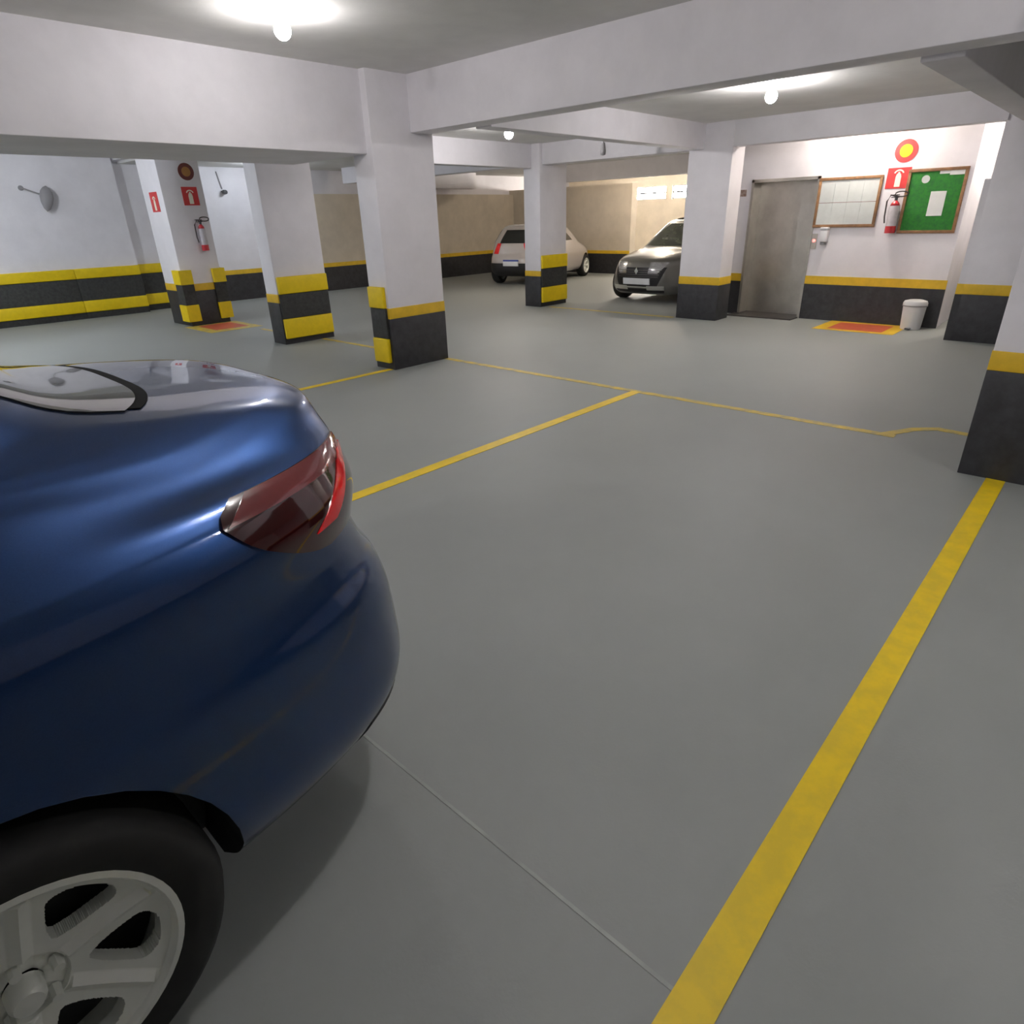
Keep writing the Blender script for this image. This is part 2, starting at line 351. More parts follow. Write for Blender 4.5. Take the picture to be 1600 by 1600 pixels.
beam(-6, 4.27, 5.79, 7.2, 2.09, CEIL, 'broad low white beam over the far bay line')
beam(4.745, 5.0, 6.0, YN, 2.62, CEIL, 'white beam along the row of pillars with foam')
beam(5.0, 9.3, 4.82, 5.03, 2.275, CEIL2, 'white cross beam meeting the pillar next to the grey car')
beam(6.2, 9.2, 7.90, 8.12, 2.23, CEIL2, 'white cross beam meeting the pillar in front of the white car')
beam(9.2, 9.45, 4.9, 7.85, 2.27, CEIL2, 'white beam between the two aisle pillars')
beam(9.25, 9.45, 1.38, 4.42, 2.275, CEIL2, 'white beam in front of the lift wall')
beam(5.0, 9.3, 1.03, 1.26, 2.26, CEIL2, 'white cross beam meeting the pillar beside the passage')
beam(10.6, 13.4, 13.55, 13.80, 2.20, CEIL2, 'white beam close to the beige lower wall')
beam(13.6, 13.85, 5.2, 11.4, 2.22, CEIL2, 'dim beam over the tail of the grey car')
beam(9.2, 9.45, 8.1, 13.55, 2.27, CEIL2, 'white beam beyond the foam pillar of the aisle')

# ------------------------------------------------------------------ lamps
def bulb(name, x, y, ceil, material, label, r=0.055, drop=0.035, k=1.0):
    t = empty(name, (x, y, ceil), label, 'lamp', 'ceiling bulbs of the garage')
    lathe('base', [(0.0,0.0),(0.06,0.0),(0.055,-0.02),(0.024,-0.028),(0.022,-drop-0.02),(0.0,-drop-0.02)], M_WHPL, t, n=24)
    prof = [(0.0, -drop-0.02-2.1*r)] + [(r*math.sin(a), -drop-0.02-1.05*r+1.05*r*-math.cos(a)) for a in [math.pi*i/10 for i in range(1, 10)]] + [(0.02,-drop-0.018)]
    lathe('globe', prof, material, t, n=20, smooth=True)
    return t
bulb('ceiling_bulb', 2.80, 4.60, CEIL, M_BULB, 'lit bulb above the bay behind the blue car')
bulb('ceiling_bulb', 6.96, 6.40, CEIL2, M_BULBM, 'lit bulb over the aisle beside the wide pillar')
bulb('ceiling_bulb', 6.93, 2.97, CEIL2, M_BULBM, 'lit bulb over the aisle in front of the lift')
bulb('ceiling_bulb', 7.1, 13.0, CEIL2, M_BULBF, 'lit cool bulb near the far wall behind the foam pillar')
bulb('ceiling_bulb', 9.80, 2.95, CEIL2, M_BULBW, 'lit warm bulb hidden between the lift beam and the lift wall')
bulb('ceiling_bulb', 10.8, 1.2, CEIL2, M_BULBW, 'lit warm bulb in the passage beside the lift')
bulb('ceiling_bulb', 1.5, 11.0, CEIL, M_FILLC, 'unseen cool bulb added above the bays to brighten the padded wall')  # added fill, out of view, lifts the padded wall
bulb('ceiling_bulb', -2.4, 2.6, CEIL, M_FILLD, 'unseen bulb added as fill light above the front of the blue car')  # added fill for the unseen bays, evens out the light
bulb('ceiling_bulb', 1.6, 1.0, CEIL, M_BULBS, 'lit bulb above the boot of the blue car')
bulb('ceiling_bulb', 3.1, -1.3, CEIL, M_FILLN, 'unseen bulb added beyond the broad line to light the near pillar')  # added out of frame to brighten the near pillar face
bulb('ceiling_bulb', -2.5, 11.0, CEIL, M_FILLC, 'second unseen cool bulb added over the inner bays for the padded wall')  # another added fill source for the padded wall
bulb('ceiling_bulb', 10.0, 9.4, CEIL2, M_FILLH, 'hidden warm bulb added beyond the foam pillar of the aisle as fill light')  # added behind the cross beam to light beige wall and white car
bulb('ceiling_bulb', 14.6, 8.6, CEIL2, M_FILLA, 'unseen amber fill bulb added beyond the grey car to light the far walls')  # added fill hidden by the beam, lights partial and window walls
# unlit pendant
t = empty('pendant_holder', (8.3, 5.86, CEIL2), 'small grey unlit lamp holder hanging from the aisle ceiling', 'lamp')
tube('cord', [(0,0,0),(0,0,-0.20)], 0.012, M_GREYP, t)
lathe('socket', [(0.0,-0.19),(0.022,-0.19),(0.030,-0.23),(0.040,-0.29),(0.034,-0.335),(0.0,-0.345)], M_GREYP, t, n=20, smooth=True)
# grey shell lamp on an arm on the padded wall
t = empty('wall_lamp', (3.36, YN-0.22, 2.05), 'grey leaf-shaped unlit lamp on a thin arm high on the padded wall', 'lamp')
prof = [(0.0,-0.21),(0.05,-0.16),(0.085,-0.07),(0.10,0.02),(0.085,0.11),(0.045,0.17),(0.0,0.20)]
sh = lathe('shade', prof, M_GREYP, t, n=28, smooth=True, loc=(0.14, -0.12, -0.05)); sh.rotation_euler = (0.0, math.radians(12), 0)
tube('arm', [(-0.16,0.0,0.11),(-0.14,-0.09,0.10),(0.03,-0.11,0.03),(0.12,-0.12,0.0)], 0.011, M_GREYP, t)
lathe('mount', [(0.0,-0.02),(0.04,-0.02),(0.04,0.0),(0.0,0.0)], M_GREYP, t, n=20, axis='y', loc=(-0.16, 0, 0.11))
# small dark camera on the far wall
t = empty('wall_camera', (6.75, YN, 2.12), 'tiny dark camera with a cable on the far white wall', 'camera')
tube('cable', [(-0.06,-0.01,0.38),(-0.03,-0.012,0.2),(0.0,-0.015,0.06)], 0.012, M_GREYP, t)
box('bracket', -0.02, 0.02, -0.07, 0.0, 0.0, 0.03, M_DARKP, t)
lathe('housing', [(0.0,-0.06),(0.04,-0.05),(0.045,0.03),(0.03,0.06),(0.0,0.06)], M_DARKP, t, n=20, axis='y', loc=(0, -0.10, 0.0))

# ------------------------------------------------------------------ things on the lift wall
def fire_disc(loc, axis, label, ring, core, r=0.13):
    t = empty('fire_disc', loc, label, 'sign', 'round extinguisher markers')
    a = -1
    lathe('ring', [(0.0,-0.006),(r,-0.006),(r,0.0),(0.0,0.0)], ring, t, n=48, axis=axis)
    lathe('centre', [(0.0,-0.009),(r*0.56,-0.009),(r*0.56,-0.004),(0.0,-0.004)], core, t, n=40, axis=axis)
def fire_sign(loc, rz, label, w=0.27, h=0.24):
    """local frame: face looks to -y"""
    t = empty('extinguisher_sign', loc, label, 'sign', 'red extinguisher signs', rz)
    box('panel', -w/2, w/2, -0.005, 0.0, 0, h, M_SIGNR, t)
    body = [(-0.032,0.02),(0.032,0.02),(0.032,0.135),(0.024,0.165),(0.010,0.178),(0.010,0.190),(-0.010,0.190),(-0.010,0.178),(-0.024,0.165),(-0.032,0.135)]
    extrude_poly('pictogram', body, 'y', -0.008, -0.004, M_SIGNW, t)
    hook = []
    for i in range(9):
        a = math.radians(20+140*i/8); hook.append((0.062*math.cos(a), 0.160+0.060*math.sin(a)))
    for i in range(9):
        a = math.radians(160-140*i/8); hook.append((0.046*math.cos(a), 0.160+0.044*math.sin(a)))
    extrude_poly('pictogram', hook, 'y', -0.008, -0.004, M_SIGNW, t)
    return t
def extinguisher(loc, rz, label, k=1.0):
    """hangs on a wall: local -y is away from the wall, z=0 at its foot"""
    t = empty('fire_extinguisher', loc, label, 'extinguisher', 'wall-hung fire extinguishers', rz)
    r, yc = 0.062*k, -0.075
    c = (0, yc, 0)
    lathe('foot', [(0.0,0.0),(r,0.0),(r,0.085),(0.0,0.085)], M_EXT, t, n=32, loc=c)
    lathe('cylinder', [(0.0,0.085),(r,0.085),(r,0.30),(r*0.92,0.325),(0.0,0.325)], M_LABEL, t, n=32, loc=c)
    lathe('shoulder', [(r*0.92,0.325),(r*0.75,0.355),(r*0.45,0.375),(r*0.35,0.385),(0.0,0.385)], M_EXT, t, n=32, loc=c, smooth=True)
    lathe('valve', [(0.0,0.38),(0.018,0.38),(0.018,0.42),(0.024,0.425),(0.024,0.44),(0.0,0.44)], M_DARKP, t, n=16, loc=c)
    box('lever', -0.075, 0.03, yc-0.010, yc+0.010, 0.445, 0.456, M_DARKP, t); box('lever', -0.06, 0.03, yc-0.010, yc+0.010, 0.418, 0.428, M_DARKP, t)
    loop = [(0.02+0.075*math.cos(a)+0.04, yc-0.03, 0.46+0.030*math.sin(a)) for a in [2*math.pi*i/20 for i in range(20)]]
    tube('hose', loop, 0.008, M_HOSE, t, closed=True)
    tube('hose', [(0.0,yc,0.43),(-0.06,yc-0.03,0.45),(-0.10,yc-0.01,0.38),(-0.098,yc,0.20),(-0.085,yc,0.12)], 0.009, M_HOSE, t)
    box('bracket', -0.02, 0.02, yc+0.03, 0.0, 0.25, 0.29, M_DARKP, t)
    return t
RZL = math.radians(-90)       # local -y turned to -x: the lift wall faces -x
fire_disc((LX, 2.50, 2.115), 'x', 'round red and yellow marker above the extinguisher on the lift wall', M_SIGNR, M_SIGNY)
fire_sign((LX, 2.53, 1.69), RZL, 'red extinguisher sign between the two notice boards')
extinguisher((LX, 2.485, 1.165), RZL, 'fire extinguisher hanging between the notice boards on the lift wall')
t = empty('notice_board', (LX, 3.10, 1.24), 'wood-framed board with pale sheets beside the lift door', 'board')
def frame(t, y0, y1, z0, z1, w=0.035, d=0.03):
    for nm, r in (('frame_rail', (y0, y1, z1-w, z1)), ('frame_rail', (y0, y1, z0, z0+w)), ('frame_stile', (y0, y0+w, z0+w, z1-w)), ('frame_stile', (y1-w, y1, z0+w, z1-w))):
        box(nm, -d, 0.0, r[0], r[1], r[2], r[3], M_WOOD, t, bevel=0.003)
frame(t, -0.40, 0.40, 0.0, 0.62)
box('backing', -0.012, 0.0, -0.37, 0.37, 0.03, 0.59, M_SIGND, t)
for r_ in range(2):
    for c_ in range(4):
        y0 = -0.362 + c_*0.182
        box('sheet', -0.017, -0.011, y0, y0+0.1805, 0.037+r_*0.276, 0.037+r_*0.276+0.270, M_SHEET, t)
t = empty('notice_board', (LX, 2.09, 1.16), 'green felt notice board with papers and wooden frame', 'board')
frame(t, -0.325, 0.325, 0.0, 0.74)
box('felt', -0.014, 0.0, -0.295, 0.295, 0.03, 0.71, M_FELT, t)
box('paper', -0.019, -0.013, -0.14, 0.03, 0.20, 0.48, M_PAPER, t)
box('paper', -0.019, -0.013, -0.285, -0.13, 0.655, 0.708, M_PAPER, t); box('paper', -0.019, -0.013, -0.128, -0.02, 0.672, 0.708, M_PAPER, t)
lathe('round_badge', [(0.0,-0.02),(0.045,-0.018),(0.045,-0.012),(0.0,-0.012)], M_SHEET, t, n=28, axis='x', loc=(0, 0.12, 0.62))
t = empty('soap_dispenser', (LX, 3.31, 1.02), 'white wall dispenser below the pale notice board', 'dispenser')
box('housing', -0.10, 0.0, -0.05, 0.05, 0.035, 0.19, M_WHPL, t, bevel=0.012); box('lid', -0.105, 0.0, -0.052, 0.052, 0.192, 0.225, M_WHPL, t, bevel=0.010)
box('nozzle', -0.08, -0.02, -0.035, 0.035, 0.0, 0.034, M_GREYP, t, bevel=0.006)
box('small_plate', LX-0.008, LX, 4.535, 4.625, 1.675, 1.765, M_BROWN, label='small square brown plate beside the lift door', cat='plate')
t = empty('waste_bin', (9.93, 1.97, 0), 'small white round pedal bin beside the lift wall dado', 'bin')
lathe('body', [(0.0,0.0),(0.115,0.0),(0.118,0.01),(0.135,0.30),(0.0,0.30)], M_WHPL, t, n=36)
lathe('lid', [(0.141,0.302),(0.142,0.33),(0.13,0.355),(0.08,0.37),(0.0,0.374)], M_WHPL, t, n=36)
ring_lathe('rim', [(0.134,0.292),(0.145,0.292),(0.145,0.304),(0.134,0.304)], M_GREYP, t, n=36, axis='z')
box('pedal', -0.17, -0.10, -0.03, 0.03, 0.012, 0.026, M_DARKP, t)
# things on the fire sign pillar (front face looks to -y)
fire_disc((4.77, 11.2, 2.27), 'y', 'round dark red marker with orange centre on the pillar', M_SIGND, M_SIGNO, r=0.12)
fire_sign((4.76, 11.2, 1.80), 0.0, 'red extinguisher sign on the pillar face below the dark marker', w=0.24, h=0.26)
extinguisher((4.79, 11.2, 1.14), 0.0, 'fire extinguisher hanging on the pillar with fire signs', 0.85)
fire_sign((4.34, 11.55, 1.72), RZL, 'faded red extinguisher sign on the narrow side of the pillar', w=0.30, h=0.28)

# ------------------------------------------------------------------ cars
def lerp_table(tab, w):
    # tab rows: (w, a, b, c ...) ; monotone cubic (pchip) per column
    n=len(tab)
    if w<=tab[0][0]: return tab[0][1:]
    if w>=tab[-1][0]: return tab[-1][1:]
    i=0
    while tab[i+1][0]<w: i+=1
    x0,x1=tab[i][0],tab[i+1][0]; h=x1-x0; t=(w-x0)/h
    out=[]
    for k in range(1,len(tab[0])):
        def d(j):
            if j<=0 or j>=n-1:
                a=min(max(j,0),n-2); return (tab[a+1][k]-tab[a][k])/(tab[a+1][0]-tab[a][0])
            h0=tab[j][0]-tab[j-1][0]; h1=tab[j+1][0]-tab[j][0]
            d0=(tab[j][k]-tab[j-1][k])/h0; d1=(tab[j+1][k]-tab[j][k])/h1
            if d0*d1<=0: return 0.0
            w1=2*h1+h0; w2=h1+2*h0
            return (w1+w2)/(w1/d0+w2/d1)
        m0,m1=d(i),d(i+1); y0,y1=tab[i][k],tab[i+1][k]
        out.append(y0*(2*t**3-3*t*t+1)+h*m0*(t**3-2*t*t+t)+y1*(-2*t**3+3*t*t)+h*m1*(t**3-t*t))
    return out
class CarShape:
    """half outline per height w: table rows (w, V, R, F, nr, nf); L-mid = uc"""
    def __init__(s, tab, uc):
        s.tab=tab; s.uc=uc; s.cache={}; s.deform=lambda u, v, w: w
    def loop(s, w, N=161):
        key=round(w,5)
        if key in s.cache: return s.cache[key]
        V,R,F,nr,nf=lerp_table(s.tab,w); pts=[]
        M=240
        for i in range(M+1):
            th=math.pi/2*i/M
            pts.append((s.uc-(s.uc-R)*math.cos(th)**(2/nr), V*math.sin(th)**(2/nr)))
        for i in range(1,M+1):
            th=math.pi/2*(1-i/M)
            pts.append((s.uc+(F-s.uc)*math.cos(th)**(2/nf), V*math.sin(th)**(2/nf)))
        L=[0.0]
        for a,b in zip(pts,pts[1:]): L.append(L[-1]+math.hypot(a[0]-b[0],a[1]-b[1]))
        out=[];j=0
        for i in range(N):
            t=L[-1]*i/(N-1)
            while j<len(L)-2 and L[j+1]<t: j+=1
            f=(t-L[j])/max(1e-9,L[j+1]-L[j])
            out.append((pts[j][0]+(pts[j+1][0]-pts[j][0])*f, pts[j][1]+(pts[j+1][1]-pts[j][1])*f))
        s.cache[key]=out
        return out
    def at(s, q, w):
        """q in 0..1 : rear centre -> front centre along +v side"""
        lp=s.loop(w); x=max(0,min(1,abs(q)))*(len(lp)-1); i=min(int(x),len(lp)-2); f=x-i
        u=lp[i][0]+(lp[i+1][0]-lp[i][0])*f; v=lp[i][1]+(lp[i+1][1]-lp[i][1])*f
        return (u, v if q>=0 else -v, s.deform(u, v, w))
def levels(tab, n_between):
    out = []
    for a, b in zip(tab, tab[1:]):
        for i in range(n_between): out.append(a[0] + (b[0]-a[0])*i/n_between)
    return out + [tab[-1][0]]
def car_body(S, wl, step, material, arches, parent, arch_r):
    V, F = [], []; m = None
    for w in wl:
        lp = S.loop(w)[::step]
        ring = [(-u, -v, S.deform(u, v, w)) for u, v in lp] + [(-u, v, S.deform(u, v, w)) for u, v in lp[-2:0:-1]]
        m = len(ring); V += ring
    for k in range(len(wl)-1):
        for i in range(m):
            j = (i+1) % m; F.append((k*m+i, k*m+j, (k+1)*m+j, (k+1)*m+i))
    F.append(tuple(range(m)))
    top = len(V); a = (len(wl)-1)*m
    xs = [V[a+i][0] for i in range(m)]
    V.append(((min(xs)+max(xs))/2, 0, wl[-1]+0.002))
    for i in range(m): F.append((a+i, a+(i+1) % m, top))
    me = bpy.data.meshes.new('body'); me.from_pydata(V, [], F)
    bm = bmesh.new(); bm.from_mesh(me); bmesh.ops.recalc_face_normals(bm, faces=bm.faces); bm.to_mesh(me); bm.free()
    me.materials.append(material); me.materials.append(M_TRIM)
    o = bpy.data.objects.new('body', me); COL.objects.link(o)
    cv, cf = [], []
    for (u, zc, hw) in arches:
        for sg in (1, -1):
            n = len(cv); N = 40
            for y in (sg*(hw-0.26), sg*(hw+0.2)):
                for k in range(N):
                    an = 2*math.pi*k/N; cv.append((-u+arch_r*math.cos(an), y, zc+arch_r*math.sin(an)))
            cf += [(n+k, n+(k+1)%N, n+N+(k+1)%N, n+N+k) for k in range(N)]
            cf += [tuple(n+k for k in range(N)), tuple(n+N+k for k in range(N))]
    cme = bpy.data.meshes.new('cutter'); cme.from_pydata(cv, [], cf)
    bm = bmesh.new(); bm.from_mesh(cme); bmesh.ops.recalc_face_normals(bm, faces=bm.faces); bm.to_mesh(cme); bm.free()
    cme.materials.append(M_TRIM)
    c = bpy.data.objects.new('cutter', cme); COL.objects.link(c)
    md = o.modifiers.new('cut', 'BOOLEAN'); md.object = c; md.operation = 'DIFFERENCE'; md.solver = 'EXACT'; md.material_mode = 'TRANSFER'
    dg = bpy.context.evaluated_depsgraph_get()
    res = bpy.data.meshes.new_from_object(o.evaluated_get(dg))
    bpy.data.objects.remove(c); bpy.data.objects.remove(o)
    res.polygons.foreach_set('use_smooth', [True]*len(res.polygons)); res.set_sharp_from_angle(angle=math.radians(40))
    b = bpy.data.objects.new('body', res); COL.objects.link(b); b.parent = parent
    return b
def patch(name, S, w0, w1, qa, qb, material, parent, off=0.005, nw=14, nq=24, depth=0.012, side=1, **kw):
    """a panel lying on the shell between heights w0..w1 and outline stations qa(w)..qb(w)"""
    def fn(f, t): return f(t) if callable(f) else f
    def P(q, w):
        u, v, z = S.at(q, w); return Vector((u, v, z))
    def nrm(q, w):
        a = P(q+0.004, w)-P(q-0.004, w); b = P(q, min(w+0.006, 1.6))-P(q, w-0.006); n = a.cross(b)
        c = Vector((S.uc, 0, 0.7)); p = P(q, w)
        if n.dot(Vector((p.x-c.x, p.y*2.5, 0.0))) < 0: n = -n
        return n.normalized()
    V, F = [], []
    rows = []
    for i in range(nw+1):
        t = i/nw; w = w0+(w1-w0)*t; a, b = fn(qa, t), fn(qb, t); row = []
        for j in range(nq+1):
            q = a+(b-a)*j/nq
            p = P(q, w); n = nrm(q, w)
            row.append((p+n*off, p-n*depth))
        rows.append(row)
    W_ = nq+1
    for layer in (0, 1):
        for row in rows:
            for pr in row:
                p = pr[layer]; V.append((-p.x, -p.y*side, p.z))
    B = (nw+1)*W_
    for i in range(nw):
        for j in range(nq):
            a = i*W_+j; F.append((a, a+1, a+W_+1, a+W_)); F.append((B+a, B+a+W_, B+a+W_+1, B+a+1))
    edge = [i for i in range(W_)] + [i*W_+nq for i in range(1, nw+1)] + [nw*W_+j for j in range(nq-1, -1, -1)] + [i*W_ for i in range(nw-1, 0, -1)]
    for a, b in zip(edge, edge[1:]+edge[:1]): F.append((a, b, B+b, B+a))
    return new_obj(name, V, F, material, parent, smooth='auto', **kw)
def make_wheel(parent, u, zc, hw, side, R, rim_r, rot=0.0, detail=True, fine=False):
    """tyre mesh is the part, rim pieces its children; outer face at v = hw"""
    wd = 0.21
    prof = [(rim_r*0.985, 0.012), (rim_r+0.012, 0.002), (rim_r+0.03, 0.0), (R-0.035, 0.0), (R-0.012, 0.016), (R, 0.045), (R, wd-0.045), (R-0.012, wd-0.016), (R-0.04, wd), (rim_r*0.985, wd)]
    V, F = lathe_vf(prof + [prof[0]], 56, 'y'); F = [f for f in F if len(f) == 4]
    t = new_obj('wheel', V, F, M_TYRE, parent, smooth='auto')
    t.location = (-u, -hw*side, zc)
    if side < 0: t.rotation_euler = (0, 0, math.pi)
    # barrel and lip
    prof = [(rim_r, 0.010), (rim_r+0.004, 0.006), (rim_r-0.008, 0.004), (rim_r-0.014, 0.012), (rim_r-0.02, 0.05), (rim_r-0.02, wd-0.01), (rim_r, wd-0.01)]
    ring_lathe('rim_barrel', prof, M_ALLOY, t, n=56, axis='y')
    lathe('brake_backing', [(0.0,0.10),(rim_r-0.022,0.10),(rim_r-0.022,0.115),(0.0,0.115)], M_TRIM, t, n=40, axis='y')
    # spoked face
    nA, nR = (540, 80) if fine else (150, 20); r0, r1 = 0.03, rim_r-0.010
    def dish(r, da):
        f = r/rim_r
        base = 0.055 - 0.040*f*f + (0.012 if f < 0.28 else 0)
        return base
    V, F = [], []
    for i in range(nR+1):
        r = r0+(r1-r0)*i/nR
        for k in range(nA):
            a = 2*math.pi*k/nA
            da = abs(((a-rot) % (2*math.pi/6)) - math.pi/6)          # 0 at window centre
            y = dish(r, da)
            edge = math.pi/6-da                                       # 0 at spoke centre
            y -= 0.012*max(0.0, 1-(edge*r)/0.018) * (1 if 0.3 < r/rim_r < 0.9 else 0.3)
            V.append((r*math.cos(a), y, r*math.sin(a)))
    def hole(i, k):
        r = r0+(r1-r0)*(i+0.5)/nR; a = 2*math.pi*(k+0.5)/nA
        da = abs(((a-rot) % (2*math.pi/6)) - math.pi/6)
        f = r/rim_r
        if f < 0.40 or f > 0.86: return False
        half = math.pi/6 - math.asin(min(1, 0.036*rim_r/0.24/r))
        half *= math.sqrt(max(0.0, 1-((f-0.63)/0.24)**4))
        return da < half
    for i in range(nR):
        for k in range(nA):
            if hole(i, k): continue
            k2 = (k+1) % nA; F.append((i*nA+k, i*nA+k2, (i+1)*nA+k2, (i+1)*nA+k))
    n = len(V); V += [(x, y+0.03, z) for x, y, z in V]
    cnt = {}
    for f in F:
        for a, b in zip(f, f[1:]+f[:1]): cnt[(min(a,b),max(a,b))] = cnt.get((min(a,b),max(a,b)), 0)+1
    F2 = F + [tuple(i+n for i in f[::-1]) for f in F] + [(a, b, b+n, a+n) for (a, b), c in cnt.items() if c == 1]
    new_obj('spoked_face', V, F2, M_ALLOY, t, smooth='auto')
    lathe('hub_cap', [(0.0,0.018),(0.022,0.020),(0.028,0.030),(0.03,0.06),(0.0,0.06)], M_ALLOY, t, n=24, axis='y')
    if detail:
        for k in range(5):
            a = rot + 2*math.pi*k/5
            lathe('wheel_bolt', [(0.0,0.034),(0.009,0.034),(0.011,0.06),(0.0,0.06)], M_ALLOY, t, n=8, axis='y', loc=(0.055*math.cos(a), 0, 0.055*math.sin(a)))
    return t
def scaled(tab, k): return [tuple(c*k if i < 4 else c for i, c in enumerate(r)) for r in tab]

# ---- blue saloon in the foreground
BLUE = [ # height, half width, rear, front, rear squareness, front squareness
(.22,.76,.26,4.00,5,5),(.27,.82,.12,4.16,5,5),(.34,.86,.05,4.22,5,5),(.46,.885,.02,4.25,4.6,5),(.58,.89,.018,4.25,4.3,4.5),
(.66,.887,.03,4.23,4.1,4.2),(.73,.878,.06,4.20,3.9,4.0),(.80,.868,.075,4.10,3.8,3.8),(.90,.850,.05,3.85,3.8,3.6),(.975,.825,.06,3.40,3.7,3.6),
(.995,.806,.062,3.30,3.7,3.6),(1.04,.755,.07,3.05,3.6,3.6),(1.085,.70,.08,2.95,3.5,3.6),(1.11,.665,.13,2.90,3.3,3.6),(1.125,.655,.24,2.85,3.2,3.6),
(1.14,.65,.42,2.82,3.3,3.6),(1.165,.64,.60,2.78,3.6,3.6),(1.22,.63,.73,2.70,3.8,3.8),(1.32,.595,.96,2.52,4,4),(1.40,.56,1.18,2.35,4,4),
(1.44,.51,1.38,2.20,4,4),(1.465,.40,1.58,2.0,4,4),(1.475,.20,1.75,1.90,3,3)]
car = empty('blue_saloon', (0.965, 1.88, 0), 'dark blue saloon with silver alloy wheels and red tail lamps', 'car')
S = CarShape(BLUE, 2.0)
def smooth(a, b, x):
    t = max(0.0, min(1.0, (x-a)/(b-a))); return t*t*(3-2*t)
def boot_edge(u, v, w):      # crease along each side of the boot lid
    return w - 0.28*max(0.0, abs(v)-0.455)*(1-smooth(0.45, 0.95, u))*smooth(1.0, 1.10, w)
S.deform = boot_edge
WU, WZ, WV = 1.085, 0.33, 0.885
car_body(S, levels(BLUE, 5), 1, M_BLUE, [(WU, WZ, WV), (3.62, WZ, WV)], car, 0.385)
for sd in (1, -1):
    make_wheel(car, WU, WZ, WV-0.012, sd, 0.335, 0.238, rot=math.radians(18), fine=(sd == 1))
    make_wheel(car, 3.62, WZ, WV-0.012, sd, 0.335, 0.238, rot=math.radians(20))
def tl_in(t):     # tail lamp edge on the tail face
    return 0.118 - 0.020*math.sin(math.pi*t)
def tl_out(t):    # tail lamp tip on the flank, narrow at its foot
    return 0.150 + 0.085*min(1, t*1.12)**0.75 - 0.012*max(0, t-0.8)*5
for sd in (1, -1):
    tl = patch('tail_lamp', S, 0.825, 1.012, tl_in, tl_out, M_LENS, car, off=0.007, nw=20, nq=36, side=sd, label='dark red wraparound tail lamp')
    patch('reflector', S, 0.875, 0.985, lambda t: 0.148-0.036*t, lambda t: 0.166-0.036*t, M_LENSB, tl, off=0.010, nw=16, nq=8, side=sd, label='bright red upright reflector bar')
    patch('lens_sheen', S, 0.972, 1.010, 0.117, lambda t: 0.226-0.012*t, M_LENSP, tl, off=0.0095, nw=6, nq=30, side=sd)  # ceiling reflection on the lamp, painted as a paler strip
    patch('side_window', S, 1.10, 1.36, lambda t: 0.40+0.045*t, lambda t: 0.70-0.05*t, M_GLASS, car, off=0.004, nw=12, nq=40, side=sd)
    patch('headlamp', S, 0.70, 0.84, 0.90, lambda t: 0.965-0.01*t, M_HLAMP, car, off=0.005, side=sd)
    patch('sill_trim', S, 0.225, 0.29, 0.40, 0.66, M_TRIM, car, off=0.004, nw=4, nq=30, side=sd)
def both(name, S, w0, w1, q, material, parent, **kw):
    """panel crossing the centre line at the tail (q small) or nose (q = 1-x)"""
    return patch(name, S, w0, w1, (lambda t: -(q(t) if callable(q) else q)), q, material, parent, **kw)
both('rear_window', S, 1.147, 1.385, lambda t: 0.128-0.006*t, M_GLASS, car, off=0.004, nw=24, nq=60)
both('window_seal', S, 1.1438, 1.1478, 0.122, M_SEAL, car, off=0.003, nw=3, nq=60)
both('rear_plate', S, 0.70, 0.80, 0.055, M_PLATE, car, off=0.012, nw=4, nq=12)
both('lower_bumper', S, 0.222, 0.33, 0.16, M_TRIM, car, off=0.004, nw=6, nq=50)

# ---- grey car beside the lift, nose towards the aisle
GREY = [
(.16,.70,.20,4.00,5,5),(.22,.80,.08,4.08,5,4.2),(.32,.84,.02,4.14,5,3.8),(.45,.86,.0,4.16,5,3.4),(.56,.862,.0,4.15,5,3.2),(.64,.86,.02,4.12,5,3.1),(.70,.855,.03,4.08,5,3.0),
(.75,.845,.04,3.98,5,3.0),(.80,.83,.05,3.75,5,3.1),(.85,.81,.06,3.40,5,3.3),(.89,.79,.08,3.12,5,3.6),(.92,.77,.09,3.02,5,3.8),(1.0,.74,.12,2.86,5,4),(1.12,.69,.2,2.62,5,4),(1.24,.63,.30,2.38,4.6,4),
(1.32,.58,.42,2.20,4.4,4),(1.365,.50,.60,2.0,4,4),(1.39,.36,.9,1.75,4,4),(1.40,.2,1.2,1.5,3,3)]
car = empty('grey_saloon', (14.50, 6.50, 0), 'grey car with a wide grille parked nose out behind the pillar', 'car')
S = CarShape(GREY, 2.0)
car_body(S, levels(GREY, 3), 2, M_GREYC, [(0.80, .29, .86), (3.38, .29, .86)], car, 0.34)
for sd in (1, -1):
    for u in (0.80, 3.38): make_wheel(car, u, .29, .855, sd, .29, .20, detail=False)
    patch('headlamp', S, 0.52, 0.70, lambda t: 0.925-0.035*t, lambda t: 0.958-0.005*t, M_HLAMP, car, off=0.008, nw=8, nq=18, side=sd)
    patch('bumper_strip', S, 0.245, 0.315, 0.90, 0.962, M_CHROME, car, off=0.010, nw=4, nq=20, side=sd)
    patch('air_intake', S, 0.30, 0.42, lambda t: 0.958-0.012*t, lambda t: 0.968-0.002*t, M_TRIM, car, off=0.008, nw=5, nq=8, side=sd)
    patch('side_window', S, 0.94, 1.26, 0.30, lambda t: 0.72-0.02*t, M_GLASS, car, off=0.004, nw=8, nq=30, side=sd)
def nose(name, w0, w1, q, material, parent, **kw):
    a = patch(name, S, w0, w1, (lambda t: 1-(q(t) if callable(q) else q)), 1.0, material, parent, **kw)
    return a
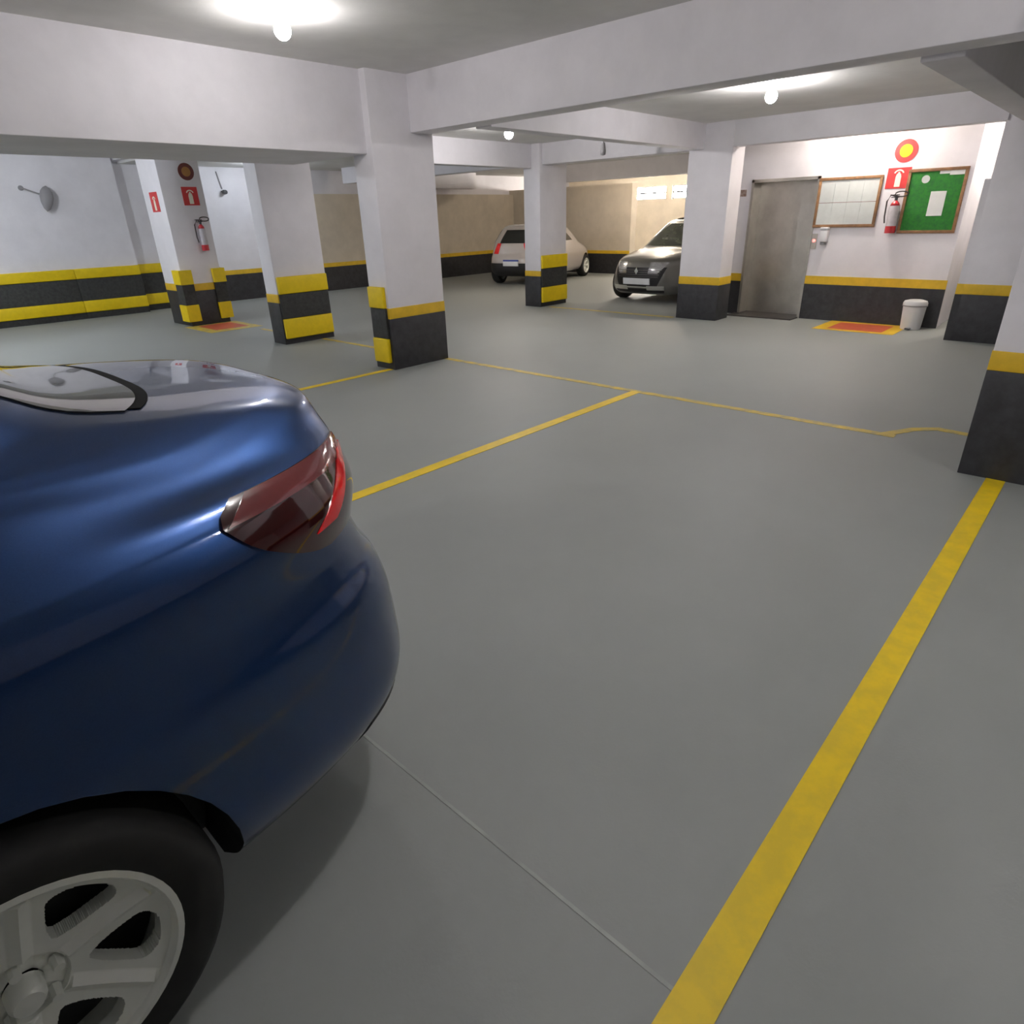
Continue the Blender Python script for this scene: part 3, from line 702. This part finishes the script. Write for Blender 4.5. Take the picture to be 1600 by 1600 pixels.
def nose2(name, w0, w1, qh, material, parent, off=0.008, nw=6, nq=16, **kw):
    """nose panel across the centre line, built from both halves into one mesh"""
    V, F = [], []
    def row(w, q):
        r = []
        for j in range(-nq, nq+1):
            u, v, z = S.at(1-abs(j)/nq*q, w); r.append((-(u+off), -(v if j >= 0 else -v), z))
        return r
    W_ = 2*nq+1
    for i in range(nw+1):
        t = i/nw; V += row(w0+(w1-w0)*t, qh(t) if callable(qh) else qh)
    B = len(V); V += [(x+0.02, y, z) for x, y, z in V]
    for i in range(nw):
        for j in range(W_-1):
            a = i*W_+j; F += [(a, a+1, a+W_+1, a+W_), (B+a, B+a+W_, B+a+W_+1, B+a+1)]
    edge = list(range(W_)) + [i*W_+W_-1 for i in range(1, nw+1)] + [nw*W_+j for j in range(W_-2, -1, -1)] + [i*W_ for i in range(nw-1, 0, -1)]
    for a, b in zip(edge, edge[1:]+edge[:1]): F.append((a, b, B+b, B+a))
    return new_obj(name, V, F, material, parent, smooth='auto', **kw)
gr = nose2('grille', 0.30, 0.62, lambda t: 0.075+0.030*t, M_TRIM, car, off=0.006)
for k in range(4): nose2('grille_bar', 0.46+k*0.036, 0.470+k*0.036, 0.078+0.004*k, M_STEELD, gr, off=0.012, nw=1)
nose2('lower_intake', 0.19, 0.26, 0.10, M_TRIM, car, off=0.008, nw=3)
nose2('grille_rim', 0.275, 0.30, 0.085, M_CHROME, car, off=0.010, nw=2)
nose2('front_plate', 0.335, 0.44, 0.052, M_PLATE, car, off=0.022, nw=2)
ux = -S.at(1.0, 0.56)[0]
extrude_poly('emblem', [(0,0.50),(0.038,0.56),(0,0.62),(-0.038,0.56)], 'x', ux-0.024, ux-0.004, M_CHROME, car)
nose2('windscreen', 0.925, 1.30, lambda t: 0.175-0.02*t, M_GLASSG, car, off=0.006, nw=14, nq=24)

# ---- white hatchback behind the aisle pillar, tail towards the aisle
WHITE = [
(.20,.66,.16,3.30,5,5),(.26,.72,.06,3.38,5,5),(.36,.76,.01,3.44,5,4.5),(.50,.775,.0,3.46,4.6,4),(.60,.775,.01,3.44,4.4,3.8),(.70,.765,.05,3.36,4.2,3.6),(.80,.75,.07,3.05,4.2,3.6),
(.88,.73,.085,2.75,4.2,3.6),(.95,.71,.11,2.60,4.2,3.8),(1.05,.67,.18,2.42,4.2,4),(1.16,.62,.28,2.22,4.2,4),(1.25,.57,.36,2.05,4,4),(1.30,.50,.44,1.9,4,4),(1.325,.38,.6,1.75,4,4),(1.335,.2,.9,1.5,3,3)]
car = empty('white_hatchback', (11.75, 10.85, 0), 'small white hatchback half hidden behind the foam pillar', 'car', rz=math.radians(194))
S = CarShape(WHITE, 1.7)
car_body(S, levels(WHITE, 3), 2, M_WHITC, [(0.62, .27, .77), (2.82, .27, .77)], car, 0.315)
for sd in (1, -1):
    for u in (0.62, 2.82): make_wheel(car, u, .27, .765, sd, .27, .18, detail=False)
    patch('tail_lamp', S, 0.70, 0.93, 0.085, lambda t: 0.125-0.008*t, M_LENSB, car, off=0.008, nw=6, nq=12, side=sd)
    patch('side_window', S, 0.93, 1.22, 0.20, lambda t: 0.66-0.03*t, M_GLASS, car, off=0.004, nw=8, nq=30, side=sd)
both('rear_window', S, 0.93, 1.21, 0.095, M_GLASS, car, off=0.006, nw=10, nq=30)
both('rear_bumper', S, 0.205, 0.50, 0.16, M_TRIM, car, off=0.006, nw=8, nq=40)
pl = both('rear_plate', S, 0.44, 0.54, 0.045, M_PLATE, car, off=0.018, nw=3, nq=12)
both('plate_strip', S, 0.54, 0.575, 0.045, M_PLATEB, car, off=0.018, nw=2, nq=12)
